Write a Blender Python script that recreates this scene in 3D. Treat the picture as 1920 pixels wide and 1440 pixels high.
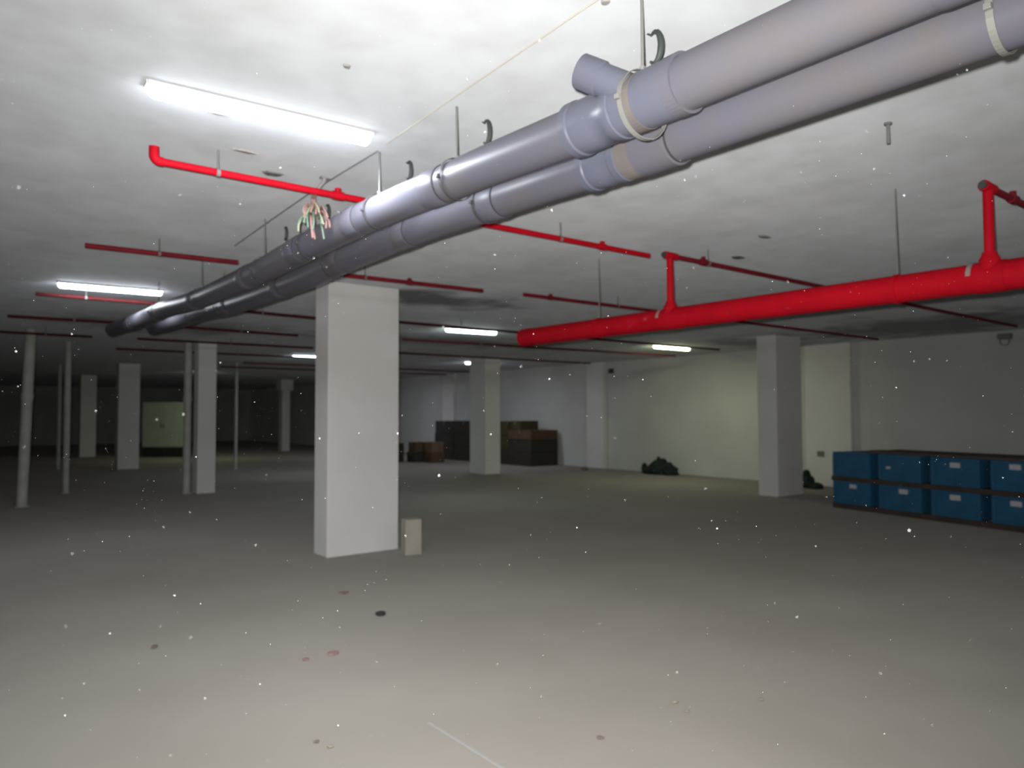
import bpy, bmesh, math, random
from mathutils import Vector, Matrix
random.seed(7)
S = bpy.context.scene
for o in list(bpy.data.objects): bpy.data.objects.remove(o)
R = math.radians

# ------------------------------------------------------------------ camera
CAM = Vector((0.0, 0.0, 1.6))
yaw, pitch, roll = R(38.044), R(2.283), R(-0.149)
fwd = Vector((math.sin(yaw)*math.cos(pitch), math.cos(yaw)*math.cos(pitch), math.sin(pitch)))
rt = Vector((math.cos(yaw), -math.sin(yaw), 0)); up = rt.cross(fwd)
rt2 = rt*math.cos(roll) + up*math.sin(roll); up2 = -rt*math.sin(roll) + up*math.cos(roll)
cd = bpy.data.cameras.new('camera'); cam = bpy.data.objects.new('camera', cd); S.collection.objects.link(cam)
mt = Matrix((rt2, up2, -fwd)).transposed().to_4x4(); mt.translation = CAM
cam.matrix_world = mt
cd.sensor_fit = 'HORIZONTAL'; cd.sensor_width = 36.0; cd.lens = 36.0*1390.7/1920.0
cd.clip_start = 0.02; cd.clip_end = 200
# the photograph is slightly out of focus: the lens is focused on the near air
cd.dof.use_dof = True
cd.dof.focus_distance = 1.6
cd.dof.aperture_fstop = (cd.lens*0.001)/0.0066
S.camera = cam

# ------------------------------------------------------------------ world, flash, exposure
w = bpy.data.worlds.new('world'); S.world = w; w.use_nodes = True
bg = w.node_tree.nodes['Background']; bg.inputs[0].default_value = (0.5, 0.55, 0.5, 1); bg.inputs[1].default_value = 0.0
S.view_settings.view_transform = 'Standard'
try: S.view_settings.look = 'None'
except Exception: pass
S.view_settings.gamma = 1.0; S.view_settings.use_curve_mapping = False
S.view_settings.exposure = 0.0
try:
    S.cycles.use_denoising = True
    S.cycles.max_bounces = 8; S.cycles.diffuse_bounces = 5; S.cycles.sample_clamp_indirect = 4.0
except Exception: pass
FLASH_W, FLASH_CONE, FLASH_BLEND = 935.0, 116.0, 1.0
LAMP = 28.0      # glow of the tubes
NEAR = 56.0      # light sent down by the nearest lamp and the added fill lamps
fl = bpy.data.lights.new('camera_flash', 'SPOT'); fl.energy = FLASH_W; fl.color = (1.0, 0.98, 0.95)
fl.spot_size = R(FLASH_CONE); fl.spot_blend = FLASH_BLEND; fl.shadow_soft_size = 0.018
flo = bpy.data.objects.new('camera_flash', fl); S.collection.objects.link(flo)
fm = mt.copy(); fm.translation = CAM + up2*0.055 - rt2*0.045 - fwd*0.01
flo.matrix_world = fm

# ------------------------------------------------------------------ materials
def mat(name, col, rough=0.6, metal=0.0, noise=0.0, nscale=6.0, col2=None, bump=0.0, bscale=40.0, emit=None, estr=0.0, detail=5.0, lo=0.35, hi=0.65, spec=0.4):
    m = bpy.data.materials.new(name); m.use_nodes = True
    nt = m.node_tree; N = nt.nodes; L = nt.links
    b = N['Principled BSDF']
    b.inputs['Base Color'].default_value = (*col, 1); b.inputs['Roughness'].default_value = rough; b.inputs['Metallic'].default_value = metal; b.inputs['Specular IOR Level'].default_value = spec
    tc = N.new('ShaderNodeTexCoord')
    if col2 is not None:
        n = N.new('ShaderNodeTexNoise'); n.inputs['Scale'].default_value = nscale; n.inputs['Detail'].default_value = detail
        r = N.new('ShaderNodeValToRGB'); r.color_ramp.elements[0].position = lo; r.color_ramp.elements[1].position = hi
        r.color_ramp.elements[0].color = (*col, 1); r.color_ramp.elements[1].color = (*col2, 1)
        L.new(tc.outputs['Object'], n.inputs['Vector']); L.new(n.outputs['Fac'], r.inputs['Fac']); L.new(r.outputs['Color'], b.inputs['Base Color'])
    if bump > 0:
        n2 = N.new('ShaderNodeTexNoise'); n2.inputs['Scale'].default_value = bscale; n2.inputs['Detail'].default_value = 4
        bp = N.new('ShaderNodeBump'); bp.inputs['Strength'].default_value = bump; bp.inputs['Distance'].default_value = 0.01
        L.new(tc.outputs['Object'], n2.inputs['Vector']); L.new(n2.outputs['Fac'], bp.inputs['Height']); L.new(bp.outputs['Normal'], b.inputs['Normal'])
    if emit is not None:
        b.inputs['Emission Color'].default_value = (*emit, 1); b.inputs['Emission Strength'].default_value = estr
    return m

def ceiling_material():
    m = mat('ceiling_whitewash', (0.52, 0.53, 0.525), 0.85)
    nt = m.node_tree; N = nt.nodes; L = nt.links; b = N['Principled BSDF']
    g = N.new('ShaderNodeNewGeometry')
    n1 = N.new('ShaderNodeTexNoise'); n1.inputs['Scale'].default_value = 0.9; n1.inputs['Detail'].default_value = 6
    n2 = N.new('ShaderNodeTexNoise'); n2.inputs['Scale'].default_value = 4.0; n2.inputs['Detail'].default_value = 6
    for n in (n1, n2): L.new(g.outputs['Position'], n.inputs['Vector'])
    r1 = N.new('ShaderNodeValToRGB'); r1.color_ramp.elements[0].position = 0.35; r1.color_ramp.elements[1].position = 0.62
    r1.color_ramp.elements[0].color = (0.43, 0.445, 0.46, 1); r1.color_ramp.elements[1].color = (0.485, 0.50, 0.515, 1)
    L.new(n1.outputs['Fac'], r1.inputs['Fac'])
    r2 = N.new('ShaderNodeValToRGB'); r2.color_ramp.elements[0].position = 0.3; r2.color_ramp.elements[1].position = 0.6
    r2.color_ramp.elements[0].color = (0.88, 0.88, 0.87, 1); r2.color_ramp.elements[1].color = (1, 1, 1, 1)
    L.new(n2.outputs['Fac'], r2.inputs['Fac'])
    mx = N.new('ShaderNodeMix'); mx.data_type = 'RGBA'; mx.blend_type = 'MULTIPLY'; mx.inputs[0].default_value = 1
    L.new(r1.outputs['Color'], mx.inputs[6]); L.new(r2.outputs['Color'], mx.inputs[7])
    # darker blotches on the slab: behind the nearest column, along the right wall and in the far bays
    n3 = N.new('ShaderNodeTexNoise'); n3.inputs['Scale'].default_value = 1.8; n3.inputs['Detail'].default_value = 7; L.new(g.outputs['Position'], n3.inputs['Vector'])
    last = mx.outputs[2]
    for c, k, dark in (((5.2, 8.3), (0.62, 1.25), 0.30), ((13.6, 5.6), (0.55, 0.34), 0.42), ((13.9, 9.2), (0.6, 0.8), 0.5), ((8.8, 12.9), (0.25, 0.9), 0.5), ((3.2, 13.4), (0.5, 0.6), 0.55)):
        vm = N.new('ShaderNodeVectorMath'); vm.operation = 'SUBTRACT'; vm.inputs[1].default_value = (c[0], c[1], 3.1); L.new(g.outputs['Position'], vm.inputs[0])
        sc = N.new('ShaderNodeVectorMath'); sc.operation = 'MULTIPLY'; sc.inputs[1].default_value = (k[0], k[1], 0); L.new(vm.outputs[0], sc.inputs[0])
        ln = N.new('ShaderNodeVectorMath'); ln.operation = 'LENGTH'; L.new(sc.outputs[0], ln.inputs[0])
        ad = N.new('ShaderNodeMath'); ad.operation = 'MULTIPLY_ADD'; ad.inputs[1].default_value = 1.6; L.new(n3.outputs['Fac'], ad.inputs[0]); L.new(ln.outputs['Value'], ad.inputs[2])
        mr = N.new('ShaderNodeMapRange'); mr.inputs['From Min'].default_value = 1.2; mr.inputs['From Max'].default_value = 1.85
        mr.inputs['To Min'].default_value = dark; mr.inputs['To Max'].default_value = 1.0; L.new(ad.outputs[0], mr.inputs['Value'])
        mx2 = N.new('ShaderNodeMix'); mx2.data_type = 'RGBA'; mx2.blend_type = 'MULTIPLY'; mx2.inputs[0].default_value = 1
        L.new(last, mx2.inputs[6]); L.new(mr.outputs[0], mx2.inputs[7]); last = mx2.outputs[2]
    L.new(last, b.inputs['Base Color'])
    bp = N.new('ShaderNodeBump'); bp.inputs['Strength'].default_value = 0.25; bp.inputs['Distance'].default_value = 0.02
    L.new(n2.outputs['Fac'], bp.inputs['Height']); L.new(bp.outputs['Normal'], b.inputs['Normal'])
    return m

M = {}
def dusty(m, v):      # dry dusty plaster and concrete scatter light back towards its source
    i = m.node_tree.nodes['Principled BSDF'].inputs.get('Diffuse Roughness')
    if i: i.default_value = v
    return m
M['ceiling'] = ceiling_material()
M['floor'] = mat('floor_concrete', (0.215, 0.196, 0.170), 0.85, col2=(0.24, 0.22, 0.193), nscale=0.8, bump=0.15, bscale=8)
M['wall'] = mat('wall_plaster', (0.60, 0.605, 0.58), 0.85, col2=(0.68, 0.685, 0.66), nscale=0.7, bump=0.15, bscale=9)
M['column'] = mat('column_paint', (0.76, 0.745, 0.715), 0.75, col2=(0.81, 0.795, 0.77), nscale=1.2, bump=0.12, bscale=10)
M['pvc'] = mat('lavender_pvc', (0.135, 0.132, 0.160), 0.42, col2=(0.148, 0.134, 0.137), nscale=3.2, lo=0.48, hi=0.72)
M['pvc_fitting'] = mat('blue_grey_pvc', (0.128, 0.138, 0.185), 0.34, col2=(0.125, 0.13, 0.165), nscale=4)
M['joint'] = mat('dirty_joint', (0.05, 0.046, 0.05), 0.8)
M['rod'] = mat('dull_threaded_rod', (0.20, 0.20, 0.19), 0.7)
M['band'] = mat('dull_clamp_band', (0.085, 0.085, 0.085), 0.6, 0.2)
M['cement'] = mat('dried_solvent_cement', (0.18, 0.155, 0.14), 0.8, col2=(0.15, 0.135, 0.13), nscale=10)
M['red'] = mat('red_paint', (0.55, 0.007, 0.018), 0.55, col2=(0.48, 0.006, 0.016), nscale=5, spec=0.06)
M['red_dark'] = mat('shaded_red_paint', (0.26, 0.012, 0.024), 0.65, col2=(0.18, 0.011, 0.018), nscale=6, spec=0.2)  # the red paint darkened, shade on these runs put into the colour
M['red_dim'] = mat('dim_red_paint', (0.10, 0.011, 0.013), 0.75, col2=(0.07, 0.012, 0.012), nscale=6, spec=0.15)  # same red darkened further, dimness of the far rows painted in
M['steel'] = mat('galvanised_steel', (0.45, 0.45, 0.44), 0.45, 0.6, col2=(0.34, 0.34, 0.33), nscale=8)
M['bright_steel'] = mat('bright_zinc', (0.30, 0.30, 0.27), 0.4, 0.3)
M['dark_metal'] = mat('dark_iron', (0.075, 0.085, 0.08), 0.6, 0.3)
M['post'] = mat('grey_post_paint', (0.56, 0.555, 0.52), 0.6, col2=(0.46, 0.46, 0.43), nscale=5)
M['post_rust'] = mat('rusty_clamp', (0.09, 0.06, 0.05), 0.8)
M['lamp_body'] = mat('white_lamp_body', (0.8, 0.8, 0.8), 0.5)
M['blue'] = mat('blue_crate_paint', (0.028, 0.14, 0.27), 0.55, col2=(0.022, 0.115, 0.21), nscale=4)
M['blue_dark'] = mat('blue_crate_gap', (0.010, 0.035, 0.05), 0.7)
M['timber'] = mat('dark_timber', (0.085, 0.06, 0.045), 0.85, col2=(0.055, 0.042, 0.035), nscale=6)
M['board'] = mat('dusty_board', (0.12, 0.095, 0.08), 0.9, col2=(0.085, 0.07, 0.06), nscale=5)
M['label'] = mat('white_paper_label', (0.60, 0.60, 0.62), 0.7)
M['carton'] = mat('brown_carton', (0.13, 0.075, 0.04), 0.85, col2=(0.10, 0.058, 0.033), nscale=5)
M['carton_light'] = mat('pale_carton', (0.20, 0.14, 0.075), 0.85, col2=(0.16, 0.11, 0.06), nscale=5)
M['carton_dark'] = mat('dark_carton', (0.034, 0.034, 0.029), 0.85, col2=(0.048, 0.04, 0.032), nscale=4)
M['carton_olive'] = mat('olive_carton', (0.075, 0.062, 0.025), 0.85, col2=(0.06, 0.045, 0.02), nscale=4)
M['tape'] = mat('packing_tape', (0.17, 0.13, 0.085), 0.4)
M['green_net'] = mat('dark_green_net', (0.014, 0.023, 0.019), 0.9, col2=(0.02, 0.035, 0.027), nscale=8)
M['cabinet'] = mat('pale_green_paint', (0.52, 0.58, 0.47), 0.6, col2=(0.46, 0.52, 0.41), nscale=3)
M['plinth'] = mat('dark_plinth', (0.03, 0.032, 0.028), 0.8)
M['foam'] = mat('cream_block', (0.46, 0.425, 0.355), 0.85, col2=(0.41, 0.38, 0.315), nscale=8, bump=0.2, bscale=60)
M['scrap_dark'] = mat('dark_scrap', (0.035, 0.035, 0.033), 0.8)
M['scrap_brown'] = mat('brown_clod', (0.20, 0.155, 0.12), 0.9)
M['scrap_red'] = mat('red_dust_clod', (0.34, 0.20, 0.185), 0.9)
M['scrap_tan'] = mat('tan_clod', (0.33, 0.29, 0.22), 0.9)
M['chalk'] = mat('chalk_dust', (0.37, 0.355, 0.33), 0.95)
M['patch'] = mat('grey_mortar', (0.23, 0.225, 0.215), 0.9, col2=(0.17, 0.165, 0.16), nscale=20)
M['patch_light'] = mat('pale_mortar', (0.37, 0.355, 0.33), 0.9, col2=(0.30, 0.29, 0.27), nscale=20)
M['cord'] = mat('cream_cord', (0.60, 0.55, 0.46), 0.7)
M['cord_grey'] = mat('grey_cord', (0.27, 0.28, 0.28), 0.7)
M['wire_red'] = mat('red_insulation', (0.30, 0.17, 0.15), 0.7)
M['wire_green'] = mat('green_insulation', (0.14, 0.20, 0.14), 0.7)
M['wire_yellow'] = mat('yellow_insulation', (0.28, 0.27, 0.17), 0.7)
M['conduit'] = mat('grey_conduit', (0.30, 0.28, 0.28), 0.6)
M['white_tape'] = mat('white_strip', (0.33, 0.27, 0.26), 0.7)
M['box_grey'] = mat('grey_plastic', (0.06, 0.06, 0.06), 0.6)
M['socket'] = mat('worn_socket', (0.22, 0.22, 0.20), 0.7)
M['dust'] = mat('dust_mote', (0.45, 0.45, 0.44), 0.9)
for k_, v_ in (('floor', .9), ('ceiling', .9), ('wall', .6), ('column', .1)): dusty(M[k_], v_)
def lamp_mat(name, col, s): return mat(name, (0.85, 0.85, 0.85), 0.4, emit=col, estr=s)
M['led_cool'] = lamp_mat('led_cool', (0.86, 0.92, 1.0), LAMP)
M['led_cyan'] = lamp_mat('led_cyan', (0.84, 1.0, 0.98), LAMP)
M['led_green'] = lamp_mat('tube_greenish', (0.93, 1.0, 0.66), LAMP*1.15)
M['led_lilac'] = lamp_mat('led_lilac', (0.84, 0.86, 1.0), LAMP)

# ------------------------------------------------------------------ mesh helpers
class MB:
    """collects shapes in world (or local) coordinates and links them as one object"""
    def __init__(s): s.bm = bmesh.new()
    def verts(s, pts): return [s.bm.verts.new(p) for p in pts]
    def face(s, vs, smooth=False):
        try:
            f = s.bm.faces.new(vs); f.smooth = smooth; return f
        except ValueError: return None
    def box(s, lo, hi, bev=0.0, mtx=None):
        b = bmesh.new(); bmesh.ops.create_cube(b, size=1.0)
        c = [(lo[i]+hi[i])/2 for i in range(3)]; d = [abs(hi[i]-lo[i]) for i in range(3)]
        for v in b.verts: v.co = Vector((c[0]+v.co.x*d[0], c[1]+v.co.y*d[1], c[2]+v.co.z*d[2]))
        if bev > 0: bmesh.ops.bevel(b, geom=b.edges[:], offset=bev, segments=2, profile=0.5, affect='EDGES')
        s.merge(b, mtx); return s
    def merge(s, b, mtx=None):
        me = bpy.data.meshes.new('tmp'); b.to_mesh(me); b.free()
        if mtx is not None: me.transform(mtx)
        s.bm.from_mesh(me); bpy.data.meshes.remove(me)
    def path(s, pts, r, seg=16, caps=True, smooth=True):
        """tube along a polyline; r a number or a list"""
        P = [Vector(p) for p in pts]; n = len(P)
        rr = r if isinstance(r, (list, tuple)) else [r]*n
        ref = None; rings = []
        for i in range(n):
            a = P[max(i-1, 0)]; b = P[min(i+1, n-1)]
            if 0 < i < n-1:
                t = ((P[i]-a).normalized() if (P[i]-a).length > 1e-9 else Vector()) + ((b-P[i]).normalized() if (b-P[i]).length > 1e-9 else Vector())
                if t.length < 1e-6: t = b-a
            else: t = b-a
            t.normalize()
            if ref is None:
                ref = Vector((0, 0, 1)) if abs(t.z) < 0.9 else Vector((1, 0, 0))
            u = (ref - t*ref.dot(t)).normalized(); v = t.cross(u); ref = u
            rings.append(s.verts([P[i] + (u*math.cos(2*math.pi*k/seg) + v*math.sin(2*math.pi*k/seg))*rr[i] for k in range(seg)]))
        for i in range(n-1):
            for k in range(seg):
                s.face((rings[i][k], rings[i][(k+1) % seg], rings[i+1][(k+1) % seg], rings[i+1][k]), smooth)
        if caps:
            s.face(rings[0][::-1]); s.face(rings[-1])
        return s
    def ring(s, c, axis, R0, width, thick, seg=28, a0=0, a1=2*math.pi, start=None):
        """flat metal band round an axis"""
        ax = Vector(axis).normalized()
        ref = Vector(start) if start is not None else (Vector((0, 0, 1)) if abs(ax.z) < 0.9 else Vector((1, 0, 0)))
        u = (ref-ax*ref.dot(ax)).normalized(); v = ax.cross(u); C = Vector(c)
        full = abs(a1-a0-2*math.pi) < 1e-6
        n = seg if full else seg+1
        rows = []
        for k in range(n):
            t = a0+(a1-a0)*k/seg; d = u*math.cos(t)+v*math.sin(t)
            rows.append(s.verts([C+d*R0-ax*width/2, C+d*(R0+thick)-ax*width/2, C+d*(R0+thick)+ax*width/2, C+d*R0+ax*width/2]))
        for k in range(seg):
            A = rows[k]; B = rows[(k+1) % n]
            for j in range(4): s.face((A[j], A[(j+1) % 4], B[(j+1) % 4], B[j]))
        if not full: s.face(rows[0][::-1]); s.face(rows[-1])
        return s
    def blob(s, c, rad, sub=2, jit=0.2, mtx=None):
        b = bmesh.new(); bmesh.ops.create_icosphere(b, subdivisions=sub, radius=1)
        for v in b.verts:
            k = 1+random.uniform(-jit, jit); v.co = Vector((v.co.x*rad[0]*k, v.co.y*rad[1]*k, v.co.z*rad[2]*k))+Vector(c)
        for f in b.faces: f.smooth = True
        s.merge(b, mtx); return s
    def build(s, name, m, parent=None, world=True):
        bmesh.ops.recalc_face_normals(s.bm, faces=s.bm.faces[:])
        me = bpy.data.meshes.new(name)
        off = Vector((0, 0, 0))
        if parent is not None and world:
            p = parent
            while p is not None: off += Vector(p.location); p = p.parent
            bmesh.ops.translate(s.bm, verts=s.bm.verts[:], vec=-off)
        s.bm.to_mesh(me); s.bm.free(); me.materials.append(M[m])
        if any(p.use_smooth for p in me.polygons): me.set_sharp_from_angle(angle=R(32))
        o = bpy.data.objects.new(name, me); S.collection.objects.link(o)
        if parent is not None: o.parent = parent
        return o
def tag(o, label=None, cat=None, group=None, kind=None):
    if label: o['label'] = label
    if cat: o['category'] = cat
    if group: o['group'] = group
    if kind: o['kind'] = kind
    return o
def thing(name, label, cat, loc=(0, 0, 0), group=None, rotz=0.0):
    o = bpy.data.objects.new(name, None); S.collection.objects.link(o); o.location = loc; o.rotation_euler = (0, 0, rotz); o.empty_display_size = 0.1
    return tag(o, label, cat, group, 'thing')
def solo(mb, name, m, label, cat, group=None, origin=None):
    """a thing that is one mesh, its origin put at its own place"""
    o = mb.build(name, m)
    if origin is None:
        vs = o.data.vertices; origin = Vector((sum(v.co.x for v in vs)/len(vs), sum(v.co.y for v in vs)/len(vs), min(v.co.z for v in vs)))
    origin = Vector(origin); o.data.transform(Matrix.Translation(-origin)); o.location = origin
    return tag(o, label, cat, group, 'thing')

ZC = 3.1
# ------------------------------------------------------------------ the setting
XL, XR, YF, YB = -9.0, 15.5, -6.0, 46.0
tag(MB().box((XL-.2, YF-.2, -0.2), (XR+.2, YB+.2, 0)).build('floor', 'floor'), kind='structure')
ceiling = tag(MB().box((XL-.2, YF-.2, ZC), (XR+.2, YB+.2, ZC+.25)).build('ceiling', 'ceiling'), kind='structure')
wall_r = tag(MB().box((XR, YF-.2, 0), (XR+.2, YB+.2, ZC)).build('wall_right', 'wall'), kind='structure')
tag(MB().box((XL, YB, 0), (XR, YB+.2, ZC)).build('wall_back', 'wall'), kind='structure')
tag(MB().box((XL-.2, YF-.2, 0), (XL, YB+.2, ZC)).build('wall_left', 'wall'), kind='structure')
tag(MB().box((XL, YF-.2, 0), (XR, YF, ZC)).build('wall_front', 'wall'), kind='structure')
for y0, y1 in ((7.98, 9.02), (15.35, 16.05), (23.2, 24.0), (31.0, 31.8)):
    MB().box((XR-.12, y0, 0), (XR+.01, y1, ZC), 0.008).build('pilaster', 'column', wall_r)
# repairs and holes on the ceiling, flat mortar daubs
def daub(x, y, rx, ry, m, rot=0.0, name='mortar_patch'):
    mb = MB(); n = 14; top = []; bot = []
    for k in range(n):
        a = 2*math.pi*k/n; q = random.uniform(.75, 1.15); px, py = math.cos(a)*rx*q, math.sin(a)*ry*q
        X = x+px*math.cos(rot)-py*math.sin(rot); Y = y+px*math.sin(rot)+py*math.cos(rot)
        top.append((X, Y, ZC+.001)); bot.append((x+(X-x)*.8, y+(Y-y)*.8, ZC-.008))
    A = mb.verts(top); B = mb.verts(bot)
    for k in range(n): mb.face((A[k], A[(k+1) % n], B[(k+1) % n], B[k]))
    mb.face(B)
    return mb.build(name, m, ceiling)
daub(1.639, 4.516, .075, .05, 'patch'); daub(1.376, 4.22, .085, .022, 'patch_light'); daub(1.376, 2.909, .022, .016, 'patch_light')
daub(1.10, 3.75, .05, .03, 'patch_light'); daub(1.9, 1.87, .018, .018, 'patch_light')
daub(5.55, 3.6, .09, .04, 'patch_light'); daub(6.1, 4.25, .08, .06, 'patch')

# ------------------------------------------------------------------ columns
def column(x0, x1, y0, y1, label, cap=None):
    r = thing('concrete_column', label, 'column', ((x0+x1)/2, (y0+y1)/2, 0), 'white columns of the car park')
    MB().box((x0, y0, 0), (x1, y1, ZC), 0.012).build('shaft', 'column', r)
    if cap: MB().box((x0-cap, y0-cap, 2.62), (x1+cap, y1+cap, ZC), 0.01).build('capital', 'column', r)
    return r
column(3.49, 4.39, 7.80, 8.16, 'nearest and largest white column, with the cream block standing beside it')
column(11.46, 11.95, 15.78, 16.50, 'slim white column standing in front of the far stack of dark boxes')
column(12.69, 13.56, 8.03, 8.45, 'white column beside the stack of blue crates')
column(4.24, 4.60, 15.72, 16.02, 'white column with a grey steel post close against its side')
column(4.29, 4.86, 24.1, 24.5, 'dim white column between the pale green cabinet and the steel posts')
column(4.42, 4.95, 32.0, 32.4, 'faintest column, in the dark behind the two slim grey posts')
column(11.95, 12.30, 31.4, 31.8, 'far column with a wider head, in the dark past the nearest column', cap=0.1)

# ------------------------------------------------------------------ ceiling lamps
def lamp(x0, y0, x1, y1, m, label, watts=15.0):
    a = Vector((x0, y0, 0)); b = Vector((x1, y1, 0)); d = (b-a).normalized(); L = (b-a).length
    r = thing('ceiling_lamp', label, 'lamp', ((x0+x1)/2, (y0+y1)/2, ZC), 'lit tube lamps on the ceiling', math.atan2(d.y, d.x))
    def loc(mb, n, mm, p=r): return mb.build(n, mm, p, world=False)
    loc(MB().box((-L/2-.004, -.040, -.023), (L/2+.004, .040, .0), .004), 'housing', 'lamp_body')
    # diffuser: a rounded trough below the housing
    mb = MB(); seg = 12; rows = []
    for x, q in ((-L/2, .25), (-L/2+.004, .6), (-L/2+.012, .85), (-L/2+.025, 1), (L/2-.025, 1), (L/2-.012, .85), (L/2-.004, .6), (L/2, .25)):
        rows.append(mb.verts([(x, .028*(.5+.5*q)*math.cos(math.pi*k/seg), -.0235-.048*q*math.sin(math.pi*k/seg)) for k in range(seg+1)]))
    for j in range(len(rows)-1):
        for k in range(seg): mb.face((rows[j][k], rows[j][k+1], rows[j+1][k+1], rows[j+1][k]), True)
        mb.face((rows[j][0], rows[j+1][0], rows[j+1][seg], rows[j][seg]))
    mb.face(rows[0]); mb.face(rows[-1][::-1])
    loc(mb, 'diffuser', m)
    al = bpy.data.lights.new('tube_light', 'AREA'); al.shape = 'RECTANGLE'; al.size = L; al.size_y = .05; al.energy = watts
    al.color = M[m].node_tree.nodes['Principled BSDF'].inputs['Emission Color'].default_value[:3]
    ao = bpy.data.objects.new('tube_light', al); S.collection.objects.link(ao); ao.parent = r; ao.location = (0, 0, -.076)
    for s in (-1, 1): loc(MB().box((s*(L/2+.0045), -.036, -.022), (s*(L/2+.012), .036, -.001), .003), 'end_cap', 'lamp_body')
    return r
lamp(.735, 3.60, 1.815, 3.55, 'led_cool', 'nearest and brightest white tube lamp, left of the grey drain pipes', NEAR)
lamp(1.09, 9.68, 2.16, 9.60, 'led_cool', 'white tube lamp near the dim end of the drain pipes, above the slim posts')
lamp(7.03, 10.85, 8.05, 10.75, 'led_cyan', 'white tube lamp just right of the top of the nearest column')
lamp(7.20, 18.2, 8.25, 18.1, 'led_cyan', 'short looking tube lamp cut off by the left edge of the nearest column')
lamp(12.08, 17.6, 13.1, 17.5, 'led_lilac', 'smallest lamp, just left of the head of the slim far column', 22)
lamp(12.46, 10.86, 13.66, 10.86, 'led_green', 'greenish yellow tube lamp under the big red pipe', 22)
# unseen fill lamps added around the photographer, then lamps hidden by columns
lamp(1.0, -2.6, 2.05, -2.6, 'led_cool', 'unseen tube lamp added for fill behind the photographer', NEAR)
for x, y, lab in ((-4.9, -2.6, 'unseen tube lamp added for fill, behind and left of the photographer'), (-4.9, 3.6, 'unseen tube lamp added for fill, left beside the photographer'), 
                  (6.0, -1.6, 'unseen tube lamp added for fill, behind and right of the photographer')):
    lamp(x, y, x+1.08, y, 'led_cool', lab, NEAR)
lamp(11.9, 23.7, 12.9, 23.6, 'led_lilac', 'tube lamp hidden behind the nearest column, close to the far wall pile', 25)
lamp(7.34, 27.0, 7.70, 27.0, 'led_green', 'tube lamp hidden behind the column with the grey post', 17)

# ------------------------------------------------------------------ PVC drain pipes
RP = 0.0935
def zoff(y):      # the run sags and rises a little between hangers
    pts = [(-4, 0), (2.0, 0), (2.9, .02), (3.9, .035), (4.8, .02), (5.8, -.015), (7.2, -.025), (9, .03), (13, .09)]
    for (a, za), (b, zb) in zip(pts, pts[1:]):
        if a <= y <= b:
            t = (y-a)/(b-a); t = t*t*(3-2*t); return za+(zb-za)*t
    return 0
def drain(x, zc, joints, fittings, label, yend, ystart=-4.0):
    r = thing('drain_pipe', label, 'pipe', (x, 3.0, zc), 'grey drain pipes under the ceiling')
    cuts = [ystart]+joints+[yend]
    for i, (a, b) in enumerate(zip(cuts, cuts[1:])):
        n = max(2, int((b-a)/.3)); P = []; rr = []
        # spigot end at the near side, bell (wider socket) at the far side
        for k in range(n+1):
            y = a+(b-a)*k/n; P.append((x, y, zc+zoff(y))); rr.append(RP)
        P = [(x, a-.004, zc+zoff(a))]+P; rr = [RP*0.97]+rr
        mb = MB().path(P, rr, 40)
        if i > 0:
            mb.path([(x, a, zc+zoff(a)), (x, a+.006, zc+zoff(a)), (x, a+.15, zc+zoff(a+.15)), (x, a+.17, zc+zoff(a+.17))], [RP+.001, RP+.0045, RP+.004, RP+.0005], 40)
        mb.build('pipe_section', 'pvc', r)
    for j in joints:
        MB().ring((x, j-.004, zc+zoff(j)), (0, 1, 0), RP-.001, .007, .0052, 40).build('joint_ring', 'joint', r)
    for kind, a, b in fittings:
        c0 = (x, a, zc+zoff(a)); c1 = (x, b, zc+zoff(b))
        if kind == 'coupling':
            L = b-a
            def pt(t): y = a+L*t; return (x, y, zc+zoff(y))
            MB().path([pt(0), pt(.03), pt(.17), pt(.2), pt(.42), pt(.46), pt(.8), pt(.83), pt(.97), pt(1)],
                      [RP, RP+.012, RP+.012, RP+.007, RP+.007, RP+.0095, RP+.0095, RP+.015, RP+.015, RP], 40).build('coupling', 'pvc_fitting', r)
        elif kind == 'cement':
            MB().ring(((x), (a+b)/2, zc+zoff(a)), (0, 1, 0), RP-.001, b-a, .0105, 40).build('cement_band', 'cement', r)
    return r
ZP = 2.719
d1 = drain(1.99, ZP, [-1.2, .62, 3.06, 3.95, 4.85, 5.9, 7.4, 8.9, 10.2], [('coupling', 1.86, 2.13), ('cement', 1.755, 1.80)],
           'drain pipe with the short upturned branch, nearer of the two lavender grey pipes', 11.7)
# the wye branch on the near pipe
axis0 = Vector((1.99, 1.74, ZP)); axis1 = Vector((1.862, 1.96, 2.862)); dv = (axis1-axis0).normalized()
mb = MB(); mb.path([axis0, axis0+dv*.1, axis1-dv*.09, axis1-dv*.085, axis1], [.058, .058, .058, .064, .064], 32, caps=False)
mb.path([axis1, axis1-dv*.001, axis1-dv*.14], [.064, .055, .055], 32, caps=False)
mb.build('branch_socket', 'pvc_fitting', d1)
MB().path([(1.99, 1.87, ZP), (1.99, 1.86, ZP), (1.99, 1.64, ZP), (1.99, 1.60, ZP)], [RP, RP+.008, RP+.008, RP], 40).build('branch_body', 'pvc_fitting', d1)
MB().ring((1.99, 1.60, ZP), (0, 1, 0), RP-.001, .05, .012, 40).build('bell_rim', 'pvc', d1)
d2 = drain(2.373, ZP, [-.9, 1.93, 3.10, 4.03, 5.0, 6.2, 7.6, 9.0], [('coupling', 2.20, 2.44), ('cement', 2.12, 2.20)],
           'plain drain pipe running behind the one with the branch, farther of the two', 11.0)
MB().path([(2.373, 1.93, ZP), (2.373, 1.935, ZP), (2.373, 2.12, ZP), (2.373, 2.13, ZP)], [RP, RP+.013, RP+.013, RP], 40).build('bell_socket', 'pvc', d2)

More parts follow.
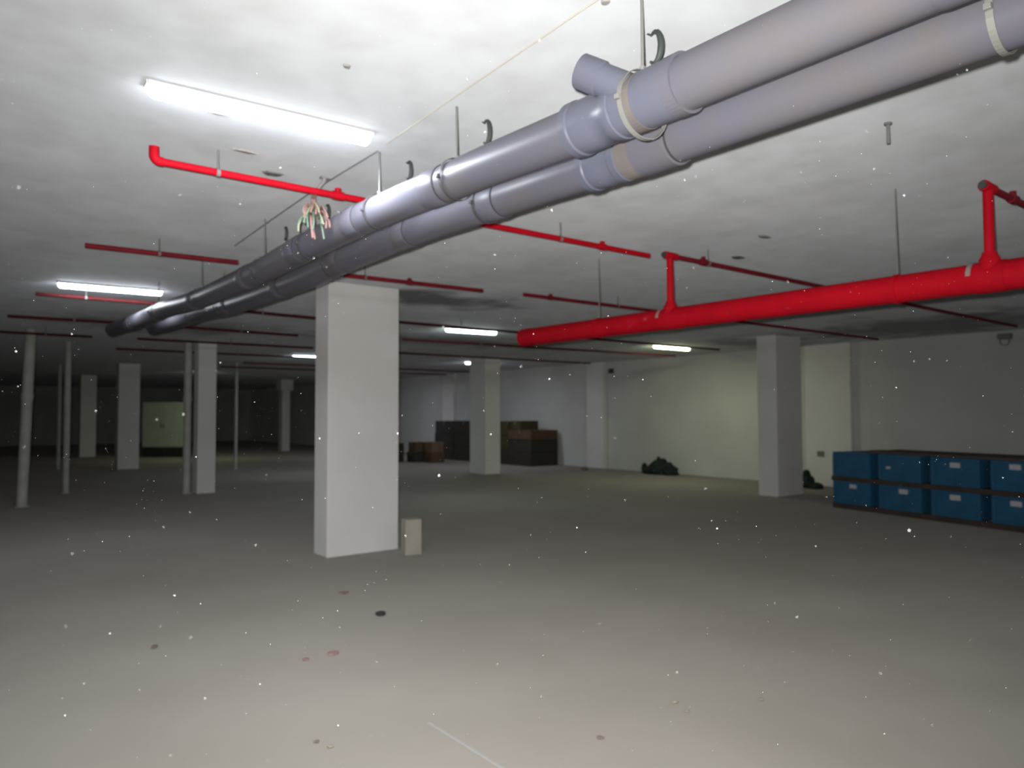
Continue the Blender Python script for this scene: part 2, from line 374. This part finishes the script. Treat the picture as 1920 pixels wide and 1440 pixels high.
# hangers: threaded rod to the ceiling, clamp band with two ears, nut
def hanger(x, y, label, band='band', rb=RP+.006, zc=None, rod=True, loose=0.0):
    z = (ZP+zoff(y) if zc is None else zc)-loose
    r = thing('pipe_hanger', label, 'hanger', (x, y, ZC), 'rod hangers of the drain pipes')
    MB().path([(x, y, ZC+.002), (x, y, z+rb)], .006, 10).build('threaded_rod', 'rod', r)
    MB().ring((x, y, z), (0, 1, 0), rb+.001, .020, .003, 40).build('clamp_band', band, r)
    for s in (-1, 1): MB().box((x+s*(rb+.001), y-.010, z-.012), (x+s*(rb+.018), y+.010, z+.006), .002).build('clamp_ear', band, r)
    MB().path([(x, y, z+rb+.004), (x, y, z+rb+.018)], .012, 6, smooth=False).build('nut', 'steel', r)
    return r
hanger(1.99, 1.775, 'rod hanger with a pale loose band just right of the upturned pipe branch', 'bright_steel', RP+.028, loose=.012)
hanger(1.99, 2.975, 'rod hanger standing left of a dark hook, on the nearer drain pipe')
hanger(1.99, 3.77, 'thin rod hanger at the right end of the nearest lamp')
hanger(1.99, 4.72, 'rod hanger near the dangling coloured wires')
hanger(1.99, 5.62, 'rod hanger past the dangling coloured wires, in the shade')
hanger(1.99, 7.3, 'rod hanger on the dim stretch of the nearer drain pipe')
hanger(1.99, 9.0, 'last rod hanger, by the second lamp')
hanger(2.373, .765, 'bright zinc clamp on the farther drain pipe, top right corner', 'bright_steel')
hanger(2.373, 3.25, 'rod hanger of the farther drain pipe, hidden mostly by the nearer one')
hanger(2.373, 5.2, 'rod hanger of the farther drain pipe, by the nearest column')
hanger(2.373, 7.9, 'rod hanger of the farther drain pipe, on its dim stretch')

# dark C hooks on the ceiling
for (x, y, sc, lab) in ((2.2, 1.90, 1.0, 'dark C shaped hook above the upturned pipe branch, largest of the hooks'),
                        (2.2, 3.02, .95, 'dark C shaped hook right of the second pipe hanger'),
                        (2.2, 3.80, .85, 'dark C shaped hook near the right end of the nearest lamp'),
                        (2.2, 4.95, .8, 'small dark hook beside the dangling coloured wires'),
                        (2.2, 5.75, .8, 'dark curved hook left of the drain pipes in the shade')):
    rr = .062*sc; P = []; zc = ZC-.068*sc
    for k in range(15):
        a = R(118-k*17.5); P.append((x, y-rr*.55*math.cos(a), zc+rr*math.sin(a)))
    P = [(x, P[0][1]+.02*sc, ZC+.002)]+P
    t = [.004]+[.005+.009*sc*math.sin(math.pi*k/14) for k in range(15)]
    solo(MB().path(P, t, 10), 'ceiling_hook', 'dark_metal', lab, 'hook', 'dark hooks on the ceiling', origin=(x, y, ZC))

# cords along the ceiling
solo(MB().path([(1.82, -.5, ZC-.004), (1.865, 1.9, ZC-.005), (1.90, 2.6, ZC-.004), (1.95, 3.62, ZC-.005)], .003, 8), 'ceiling_cable', 'cord',
     'thin cream cable running along the ceiling beside the drain pipes', 'cable')
solo(MB().path([(1.97, 3.75, ZC-.003), (1.98, 4.6, ZC-.004), (2.02, 5.4, ZC-.003), (2.09, 6.66, ZC-.004)], .005, 8), 'ceiling_cable', 'cord_grey',
     'thin grey cable on the ceiling, going on past the dangling wires', 'cable')

# conduit stub with the dangling wires
wb = thing('wire_bundle', 'conduit stub with dangling red, green and yellow wires behind the red pipe', 'wires', (1.93, 4.40, ZC))
MB().path([(1.925, 4.385, ZC+.002), (1.925, 4.385, ZC-.03), (1.86, 4.40, ZC-.12)], [.016, .014, .010], 12).build('conduit_stub', 'conduit', wb)
MB().box((1.90, 4.365, ZC-.012), (1.96, 4.405, ZC+.001), .003).build('conduit_flange', 'conduit', wb)
for i in range(22):
    q = random.uniform(-1, 1); ex = 1.79+q*.07; ey = 4.215-q*.05+random.uniform(-.02, .02); Lz = random.uniform(.19, .37); P = []
    for k in range(8):
        t = k/7; e = t*t*(3-2*t)
        P.append((1.855+(ex-1.855)*e+.010*math.sin(t*6+i), 4.385+(ey-4.385)*e, ZC-.10-Lz*t-(.045 if 0 < k < 4 else 0)))
    MB().path(P, .0055, 6).build('wire', ('wire_red', 'wire_green', 'wire_yellow', 'wire_green', 'wire_red')[i % 5], wb)

# ------------------------------------------------------------------ red sprinkler pipes
ZB = 2.97
def branch(y, x0, x1, label, group, m='red', r=.021, elbow=None, outlets=(), rods=(), dy=0.0):
    rods = rods or ((x0+x1)/2,)
    t = thing('sprinkler_branch', label, 'pipe', ((x0+x1)/2, y, ZB), group)
    def yy(x): return y+dy*(x-x0)/max(x1-x0, .01)
    MB().path([(x0, yy(x0), ZB), (x1, yy(x1), ZB)], r, 16).build('pipe', m, t)
    if elbow == 'up':
        P = [(x0+.03, y, ZB)]+[(x0-.015+.03-.03*math.sin(R(a)), y, ZB+.03-.03*math.cos(R(a))) for a in range(0, 91, 15)]+[(x0-.015, y, ZB+.075)]
        MB().path(P, r*1.25, 14).build('elbow', m, t)
    for x in outlets:
        MB().path([(x-.035, yy(x), ZB), (x+.035, yy(x), ZB)], r*1.3, 14).path([(x, yy(x), ZB), (x, yy(x), ZB+.045)], r*.95, 12).build('tee_outlet', m, t)
    for x in rods:
        rb = MB().path([(x, yy(x), ZC+.002), (x, yy(x), ZB+r)], .006, 8).ring((x, yy(x), ZB), (1, 0, 0), r, .02, .004, 16)
        rb.build('hanger_rod', 'rod', t)
    return t
gl, gm, gr = 'short red pipes left of the drain pipes', 'red pipes between the drain pipes and the big red main', 'long red pipes beyond the big red main'
branch(4.30, .93, 2.25, 'bright red pipe with an upturned end, under the nearest lamp', gl, elbow='up', outlets=(1.98,), rods=(1.25,))
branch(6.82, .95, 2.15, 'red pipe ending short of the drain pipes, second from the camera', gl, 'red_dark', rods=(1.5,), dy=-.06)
branch(9.9, .9, 2.15, 'dim red pipe just behind the second lamp', gl, 'red_dim', rods=(1.4,))
branch(12.38, .8, 2.2, 'dim red pipe left of the far end of the drain pipes', gl, 'red_dim', rods=(1.6,), dy=-.08)
branch(14.8, .8, 2.2, 'faint red pipe near the tops of the slim posts', gl, 'red_dim')
branch(4.31, 2.75, 4.89, 'bright red pipe emerging from the drain pipes, with an open end', gm, rods=(3.86,), outlets=(4.32,))
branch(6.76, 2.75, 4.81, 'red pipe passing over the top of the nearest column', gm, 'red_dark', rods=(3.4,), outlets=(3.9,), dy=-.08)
branch(9.9, 3.0, 4.9, 'dim red pipe running behind the head of the nearest column', gm, 'red_dim', rods=(3.5,), dy=.2)
branch(12.3, 3.0, 5.0, 'faint red pipe second behind the nearest column', gm, 'red_dim', dy=.15)
branch(14.7, 2.9, 6.2, 'faint red pipe over the column with the post', gm, 'red_dim', dy=-.08)
branch(17.2, 3.0, 8.0, 'faint red pipe behind the column with the post', gm, 'red_dim')
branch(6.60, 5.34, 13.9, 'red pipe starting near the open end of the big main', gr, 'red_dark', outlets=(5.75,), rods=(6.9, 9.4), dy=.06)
branch(9.72, 5.4, 13.4, 'dim red pipe passing just over the lamp right of the nearest column', gr, 'red_dim', rods=(6.6,), dy=.12)
branch(11.95, 6.8, 14.0, 'dim red pipe passing behind the greenish lamp', gr, 'red_dim', rods=(8.5,), dy=-.4)
branch(14.66, 7.0, 14.2, 'faint red pipe over the slim far column', gr, 'red_dim')
branch(19.9, 6.5, 14.2, 'faint red pipe near the half hidden lamp', gr, 'red_dim')
branch(21.9, 6.5, 14.2, 'farthest faint red pipe in the dark', gr, 'red_dim')

mp = thing('sprinkler_main', 'big bright red main pipe hanging at the right', 'pipe', (5.066, 3.0, 2.42))
XM, ZM, RM = 5.066, 2.424, .092
MB().path([(XM, -4, ZM), (XM, 6.2, ZM)], RM, 40, caps=False).build('pipe', 'red', mp)
mb = MB().path([(XM, 6.12, ZM), (XM, 6.2, ZM), (XM, 6.27, ZM), (XM, 6.27, ZM), (XM, 6.20, ZM)], [RM+.004, RM+.004, RM+.002, RM-.012, RM-.014], 40, caps=False)
mb.path([(XM, 6.20, ZM), (XM, 6.205, ZM)], RM-.012, 40); mb.build('end_socket', 'red', mp)
for y in (1.73, 4.20):
    MB().path([(XM-.03, y, ZM+.04), (XM-.03, y, ZM+RM+.012), (XM-.03, y, ZM+RM+.03), (XM-.03, y, ZM+RM+.055), (XM-.03, y, ZM+RM+.055), (XM-.03, y, ZB+.005)],
              [.060, .058, .046, .040, .029, .029], 24).build('riser', 'red', mp)
    MB().ring((XM, y+.10, ZM), (0, 1, 0), RM+.004, .026, .004, 12, R(-85), R(5)).build('white_strip', 'white_tape', mp)
    MB().ring((XM, y, ZM), (0, 1, 0), RM, .17, .005, 40).build('saddle', 'red', mp)
def riser_branch(y, x1, label, outs, rods, dy):
    t = thing('sprinkler_branch', label, 'pipe', ((XM+x1)/2, y, ZB), gr)
    MB().path([(XM+.062, y, ZB), (x1, y+dy, ZB)], .021, 16).build('pipe', 'red_dark', t)
    MB().path([(XM-.10, y, ZB), (XM-.095, y, ZB), (XM+.06, y, ZB)], [.030, .033, .030], 20).build('tee', 'red', mp)
    MB().path([(XM-.116, y, ZB), (XM-.10, y, ZB)], .025, 8, smooth=False).build('plug', 'dark_metal', mp)
    for x in outs: MB().path([(x-.04, y, ZB), (x+.04, y, ZB)], .03, 14).path([(x, y, ZB), (x, y, ZB+.05)], .02, 12).build('tee_outlet', 'red_dark', t)
    for x in rods: MB().path([(x, y, ZC+.002), (x, y, ZB+.02)], .006, 8).ring((x, y, ZB), (1, 0, 0), .023, .02, .004, 16).build('hanger_rod', 'rod', t)
riser_branch(1.73, 13.6, 'red pipe leaving the riser at the right edge', (5.45,), (6.3,), .04)
riser_branch(4.20, 13.6, 'red pipe leaving the middle riser of the big main', (5.5,), (5.57, 8.2), .12)
for y, lab in ((.2, 'rod hanger of the big main, out of sight to the right'), (2.29, 'rod hanger of the big main left of the right riser'), (5.1, 'rod hanger of the big main left of the middle riser')):
    r = thing('main_hanger', lab, 'hanger', (XM, y, ZC), 'rod hangers of the big red main')
    MB().path([(XM, y, ZC+.002), (XM, y, ZM+RM)], .005, 10).build('threaded_rod', 'rod', r)
    MB().ring((XM, y, ZM), (0, 1, 0), RM+.001, .03, .005, 40).build('clamp_band', 'red', r)
solo(MB().path([(3.868, 1.778, ZC+.002), (3.868, 1.778, ZC-.11)], .009, 10).path([(3.868, 1.778, ZC-.001), (3.868, 1.778, ZC-.012)], .02, 12), 'anchor_rod', 'rod',
     'short bare rod hanging from the ceiling below the drain pipes', 'rod')

# ------------------------------------------------------------------ slim steel posts at the left
def post(x, y, r, lean, label, top=None, tee=None):
    t = thing('steel_post', label, 'post', (x, y, 0), 'slim grey posts')
    z1 = ZC
    MB().path([(x, y, .012), (x+lean[0], y+lean[1], z1)], r, 20).build('tube', 'post', t)
    MB().box((x-r*1.3, y-r*1.3, 0), (x+r*1.3, y+r*1.3, .012), .002).build('base_plate', 'post', t)
    zz = 1.92; fx = lean[0]*zz/z1; fy = lean[1]*zz/z1
    MB().path([(x+fx, y+fy, zz-.05), (x+fx, y+fy, zz+.05)], r*1.12, 20).build('collar', 'post', t)
    if tee: MB().path([(x+fx, y+fy, zz), (x+fx+tee[0], y+fy+tee[1], zz)], .03, 10).build('coupler', 'post_rust', t)
    return t
post(1.275, 15.5, .085, (.075, 0), 'thickest grey post, at the left edge of the view')
post(2.19, 17.57, .058, (.0, 0), 'second grey post from the left edge, thinner')
post(2.95, 25.3, .05, (0, 0), 'faint thin post just left of the second grey post')
post(4.10, 15.95, .075, (.0, 0), 'grey post close against the side of a white column', tee=(.115, 0))
post(7.0, 22.0, .045, (0, 0), 'faint thin post in the dark between two columns')

# ------------------------------------------------------------------ blue crates in two layers
u = Vector((-.21, -.978, 0)).normalized(); bk = Vector((.978, -.21, 0)).normalized(); B1 = Vector((12.061, 6.62, 0))
RZ = math.atan2(u.y, u.x)
Wd, Dp, Pt = .722, 1.2, .878
def crate(i, lay, label, lab):
    z0 = (.085, .535)[lay]; Hh = (.375, .405)[lay]
    p = B1+u*(.03+i*Pt)
    r = thing('blue_crate', label, 'crate', (p.x, p.y, z0), 'blue crates stacked by the right wall', RZ)
    def L(mb, n, m, par=r): return mb.build(n, m, par, world=False)
    L(MB().box((0.012, .012, .0), (Wd-.012, Dp, Hh-.03), .01), 'body', 'blue')
    mb = MB()
    mb.box((0, 0, Hh-.04), (Wd, Dp, Hh), .008)
    L(mb, 'lid_rim', 'blue')
    for x in (0, Wd-.05): L(MB().box((x, -.004, .002), (x+.05, .045, Hh-.041), .006), 'corner_post', 'blue')
    L(MB().box((.051, 0, .002), (Wd-.051, .02, .032), .004), 'bottom_rail', 'blue')
    if lab:
        lx, lz, s = lab
        L(MB().box((lx-.075*s, .0085, lz-.036*s), (lx+.075*s, .0122, lz+.036*s)), 'paper_label', 'label')
    return r
low = ['first of the row, at the left end', 'second from the left end', 'third from the left end', 'last in view at the right edge']
labs = {(0, 0): (.39, .30, .9), (1, 0): (.42, .30, 1.0), (2, 0): (.36, .29, 1.05), (3, 0): (.32, .29, 1.0), (2, 1): (.37, .305, 1.0), (3, 1): (.32, .33, 1.0), (1, 1): (.17, .20, .5)}
for i in range(4):
    crate(i, 0, 'blue crate of the lower layer, '+low[i], labs.get((i, 0)))
    crate(i, 1, 'blue crate of the upper layer, '+low[i], labs.get((i, 1)))
def batten(z0, z1, y0, y1, x0, x1, label, m='timber'):
    mb = MB().box((x0, y0, 0), (x1, y1, z1-z0), .004); o = mb.build('timber_batten', m)
    o.location = (B1.x, B1.y, z0); o.rotation_euler = (0, 0, RZ)
    return tag(o, label, 'timber', 'battens of the blue crate stack', 'thing')
batten(0, .085, .02, .14, .0, 3.55, 'timber batten on the floor under the front of the blue crates')
batten(0, .085, .95, 1.07, -.02, 3.55, 'timber batten on the floor under the back of the blue crates')
batten(.46, .535, .0, .12, .0, 3.55, 'brown timber batten between the two crate layers, along the front')
batten(.46, .535, .95, 1.07, -.03, 3.55, 'brown timber batten between the two crate layers, along the back')
for k, (y0, y1, x0, x1) in enumerate(((.10, .36, .62, 3.5), (.40, .70, .45, 3.55), (.75, 1.05, .5, 3.4))):
    batten(.94, .975, y0, y1, x0, x1, 'dusty brown board on top of the blue crates, '+('front one', 'middle one', 'rear one')[k], 'board')

# ------------------------------------------------------------------ cartons at the far end of the right wall
def carton(x0, x1, y0, y1, z0, z1, m, label, tape=True):
    r = thing('carton', label, 'box', ((x0+x1)/2, (y0+y1)/2, z0), 'boxes piled by the far wall')
    MB().box((x0, y0, z0+.003), (x1, y1, z1), .012).build('body', m, r)
    if tape:
        ym = (y0+y1)/2
        MB().box((x0-.002, ym-.035, z1-.12), (x0+.01, ym+.035, z1-.002)).box((x0, ym-.035, z1-.002), (x1, ym+.035, z1+.0015)).build('tape', 'tape', r)
    MB().box((x0-.0015, y0+.02, z1-.045), (x0+.006, y1-.02, z1-.035)).build('flap_seam', 'plinth', r)
    return r
ys = [22.75, 21.55, 20.35, 19.35, 18.45, 17.3]
pos = ['at the far end', 'second from the far end', 'in the middle', 'behind the slim column', 'at the near end']
cm = [['carton_dark', 'carton_dark', 'carton_dark', 'carton_dark', 'carton_dark'],
      ['carton_dark', 'carton_dark', 'carton_dark', 'carton_olive', 'carton_dark'],
      ['carton_dark', 'carton_dark', 'carton_dark', 'carton_olive', 'carton']]
zs = [0, .48, .92, 1.345]
for lay in range(3):
    for i in range(5):
        hi = zs[lay+1]; y0, y1 = ys[i+1], ys[i]
        if i == 4:
            if lay == 2: y0 += .0; hi = 1.09
            if lay == 1: hi = .80
            if lay == 0: hi = .42
        z0 = zs[lay] if i < 4 else (0, .42, .80)[lay]
        j = random.uniform(0, .04)
        carton(14.25+j, 15.35, y0+.015, y1-.015, z0, hi, cm[lay][i], ('dark box on the floor, ', 'dark box of the middle layer, ', 'top box of the pile, ')[lay]+pos[i]+' of the wall pile', tape=(lay == 2))
carton(14.35, 15.1, 17.95, 18.42, 1.09, 1.37, 'carton_olive', 'olive box on top of the near end of the wall pile')
carton(12.55, 13.05, 21.25, 21.75, 0, .34, 'carton_dark', 'lower left carton of the small low pile beside the nearest column')
carton(12.60, 13.05, 21.27, 21.74, .34, .66, 'carton', 'upper left carton of the small low pile beside the nearest column')
carton(12.85, 13.35, 20.68, 21.19, 0, .33, 'carton', 'brown lower carton at the right of the small low pile')
carton(12.87, 13.33, 20.70, 21.18, .33, .67, 'carton_light', 'palest carton, top right of the small low pile')
carton(12.2, 12.5, 21.85, 22.4, 0, .62, 'carton_dark', 'dark carton half hidden by the right edge of the nearest column')

# ------------------------------------------------------------------ pale green cabinet far behind
cb = thing('metal_cabinet', 'pale green cabinet on a dark base, far between the left columns', 'cabinet', (6.87, 30.1, 0), None, math.atan2(-1.03, 1.2))
def CB(mb, n, m): return mb.build(n, m, cb, world=False)
CB(MB().box((-.79, .03, 0), (.79, .6, .36), .01), 'plinth', 'plinth')
CB(MB().box((-.79, 0, .36), (.79, .6, 2.06), .012), 'body', 'cabinet')
for x0, x1 in ((-.77, -.01), (.01, .77)):
    dr = CB(MB().box((x0, -.018, .39), (x1, .0, 2.03), .005), 'door', 'cabinet')
    hx = -.05 if x1 < 0.1 else .05
    MB().box((hx-.01, -.04, 1.1), (hx+.01, -.018, 1.25), .003).build('handle', 'dark_metal', dr, world=False)

# ------------------------------------------------------------------ things on the floor
solo(MB().box((-.097, -.08, 0), (.097, .08, .40), .006, Matrix.Translation((4.355, 7.44, 0)) @ Matrix.Rotation(R(-12), 4, 'Z')), 'block', 'foam',
     'cream block standing on end against the nearest column', 'block')
# crumpled green netting
def heap(name, label, blobs, m='green_net', cat='heap'):
    mb = MB()
    for c, r in blobs: mb.blob(c, r, 3, .17)
    o = solo(mb, name, m, label, cat)
    for v in o.data.vertices:
        if v.co.z < 0: v.co.z = 0.0
    return o
heap('netting_heap', 'crumpled dark green netting lying at the foot of the right wall',
     [((15.05, 13.28, .06), (.22, .26, .15)), ((15.05, 12.98, .12), (.28, .26, .26)), ((15.1, 12.68, .07), (.22, .24, .17)), ((15.15, 12.95, .28), (.14, .10, .14)), ((15.0, 13.45, .16), (.08, .07, .12)), ((15.0, 12.60, .22), (.09, .10, .12)), ((15.1, 13.05, .34), (.07, .06, .12))])
heap('green_bag', 'dark green bag slumped between the white column and the blue crates',
     [((14.75, 8.62, .12), (.14, .13, .16)), ((14.77, 8.66, .26), (.09, .08, .13)), ((14.73, 8.45, .05), (.16, .16, .08))], cat='bag')
heap('rubble_lump', 'small reddish lump at the foot of the wall near the far pilaster', [((14.5, 15.23, .03), (.09, .10, .07))], 'scrap_brown', 'rubble')
def scrap(x, y, sx, sy, sz, m, label, rot=0.0):
    mb = MB().blob((0, 0, sz*.4), (sx, sy, sz*.6), 2, .22, Matrix.Translation((x, y, 0)) @ Matrix.Rotation(rot, 4, 'Z'))
    o = solo(mb, 'floor_scrap', m, label, 'scrap', 'small scraps on the floor')
    for v in o.data.vertices:
        if v.co.z < 0: v.co.z = 0
    o.location.z = 0
    return o
A = -yaw
scrap(2.838, 5.329, .042, .03, .03, 'scrap_dark', 'darkest scrap on the floor in front of the nearest column', A)
scrap(2.15, 4.69, .04, .05, .012, 'scrap_red', 'reddish clod in the middle of the floor', A)
scrap(1.96, 4.69, .022, .03, .008, 'scrap_red', 'faint reddish crumb left of the reddish clod', A)
scrap(2.943, 6.207, .05, .045, .01, 'scrap_red', 'reddish smear of dirt nearest the foot of the big column', A)
scrap(1.243, 5.572, .02, .03, .015, 'scrap_brown', 'brown crumb farthest to the left on the floor', A)
scrap(2.628, 2.663, .018, .016, .012, 'scrap_brown', 'brown clod close to the camera, on the lower middle floor', A)
scrap(3.271, 2.729, .02, .016, .012, 'scrap_tan', 'tan crumb, larger of a close pair on the near floor', A)
scrap(3.225, 2.607, .018, .012, .008, 'scrap_tan', 'tan crumb, smaller of a close pair on the near floor', A)
scrap(3.68, 2.454, .016, .018, .01, 'scrap_tan', 'tan crumb farthest to the right on the near floor', A)
scrap(1.515, 3.49, .014, .016, .01, 'scrap_brown', 'brown crumb left of the chalk streak, upper of two', A)
scrap(1.545, 3.40, .016, .014, .008, 'scrap_tan', 'brown crumb left of the chalk streak, lower of two', A)
mb = MB(); n = 24; Lft = []; Rgt = []
for k in range(n+1):
    y = 3.35-1.6*k/n; ww = .008+.003*random.random()+.008*k/n; x = 2.069+.0015*random.uniform(-1, 1)
    Lft.append((x-ww, y, .0008)); Rgt.append((x+ww, y, .0008))
a = mb.verts(Lft); b = mb.verts(Rgt); c = mb.verts([(p[0], p[1], .002) for p in [((l[0]+r[0])/2, l[1]) for l, r in zip(Lft, Rgt)]])
for k in range(n):
    mb.face((a[k], c[k], c[k+1], a[k+1])); mb.face((c[k], b[k], b[k+1], c[k+1]))
solo(mb, 'chalk_streak', 'chalk', 'pale straight chalk streak on the floor close to the camera', 'streak')

# ------------------------------------------------------------------ small fixtures on the right wall
def wallbox(y, z, w_, h_, d, m, name, label, ring=False):
    r = thing(name, label, 'fixture', (XR, y, z))
    MB().box((XR-d, y-w_/2, z-h_/2), (XR+.002, y+w_/2, z+h_/2), .005).build('box', m, r)
    MB().box((XR-d-.006, y-w_/2+.01, z-h_/2+.01), (XR-d+.001, y+w_/2-.01, z+h_/2-.01), .003).build('cover', m, r)
    return r
wallbox(15.1, 2.82, .13, .13, .1, 'box_grey', 'junction_box', 'dark junction box high on the wall beside the far pilaster')
wallbox(17.65, .75, .12, .10, .06, 'box_grey', 'wall_socket', 'dark socket low on the wall right of the far box pile')
wb2 = wallbox(5.1, 2.99, .22, .10, .10, 'socket', 'wall_lamp', 'small unlit fixture high on the wall above the blue crates')
MB().ring((XR-.06, 5.1, 2.90), (1, 0, 0), .07, .03, .012, 20).build('guard_ring', 'socket', wb2)
sk = thing('wall_socket', 'worn socket on the wall pilaster left of the blue crates', 'fixture', (XR-.12, 8.67, .70))
MB().box((XR-.142, 8.60, .64), (XR-.118, 8.75, .76), .004).build('box', 'socket', sk)
MB().box((XR-.147, 8.62, .66), (XR-.141, 8.73, .74), .002).build('cover', 'socket', sk)

# ------------------------------------------------------------------ dust hanging in the air of the hall, lit by the flash
dm = MB(); ico = bmesh.new(); bmesh.ops.create_icosphere(ico, subdivisions=1, radius=1.0); ico.clear(); bmesh.ops.create_cone(ico, segments=4, radius1=1, radius2=0, depth=1, cap_ends=False, matrix=Matrix.Translation((0, 0, .5))); bmesh.ops.create_cone(ico, segments=4, radius1=0, radius2=1, depth=1, cap_ends=False, matrix=Matrix.Translation((0, 0, -.5)))
iv = [v.co.copy() for v in ico.verts]; jf = [[v.index for v in f.verts] for f in ico.faces]; ico.free()
rng = random.Random(21); V = []; F = []
def mote(c, r):
    k = len(V)
    for p in iv: V.append((c[0]+p.x*r, c[1]+p.y*r, c[2]+p.z*r))
    for f in jf: F.append([k+i for i in f])
for i in range(60000):
    c = (rng.uniform(-1.5, 6.0), rng.uniform(.35, 8.0), rng.uniform(.1, 3.0))
    d = (Vector(c)-CAM).length
    if d < .8 or (3.3 < c[0] < 4.6 and c[1] > 7.2): continue
    if math.hypot(c[0]-2.18, (c[2]-2.72)) < .35 or math.hypot(c[0]-5.07, c[2]-2.42) < .14: continue
    mote(c, rng.choice((.0002, .00025, .0003, .0003, .0003, .00035, .0004, .0005, .0007)))
me = bpy.data.meshes.new('dust'); me.from_pydata(V, [], F); me.materials.append(M['dust'])
o = bpy.data.objects.new('dust', me); S.collection.objects.link(o)
tag(o, 'fine specks of dust hanging in the air of the hall', 'dust', kind='stuff')
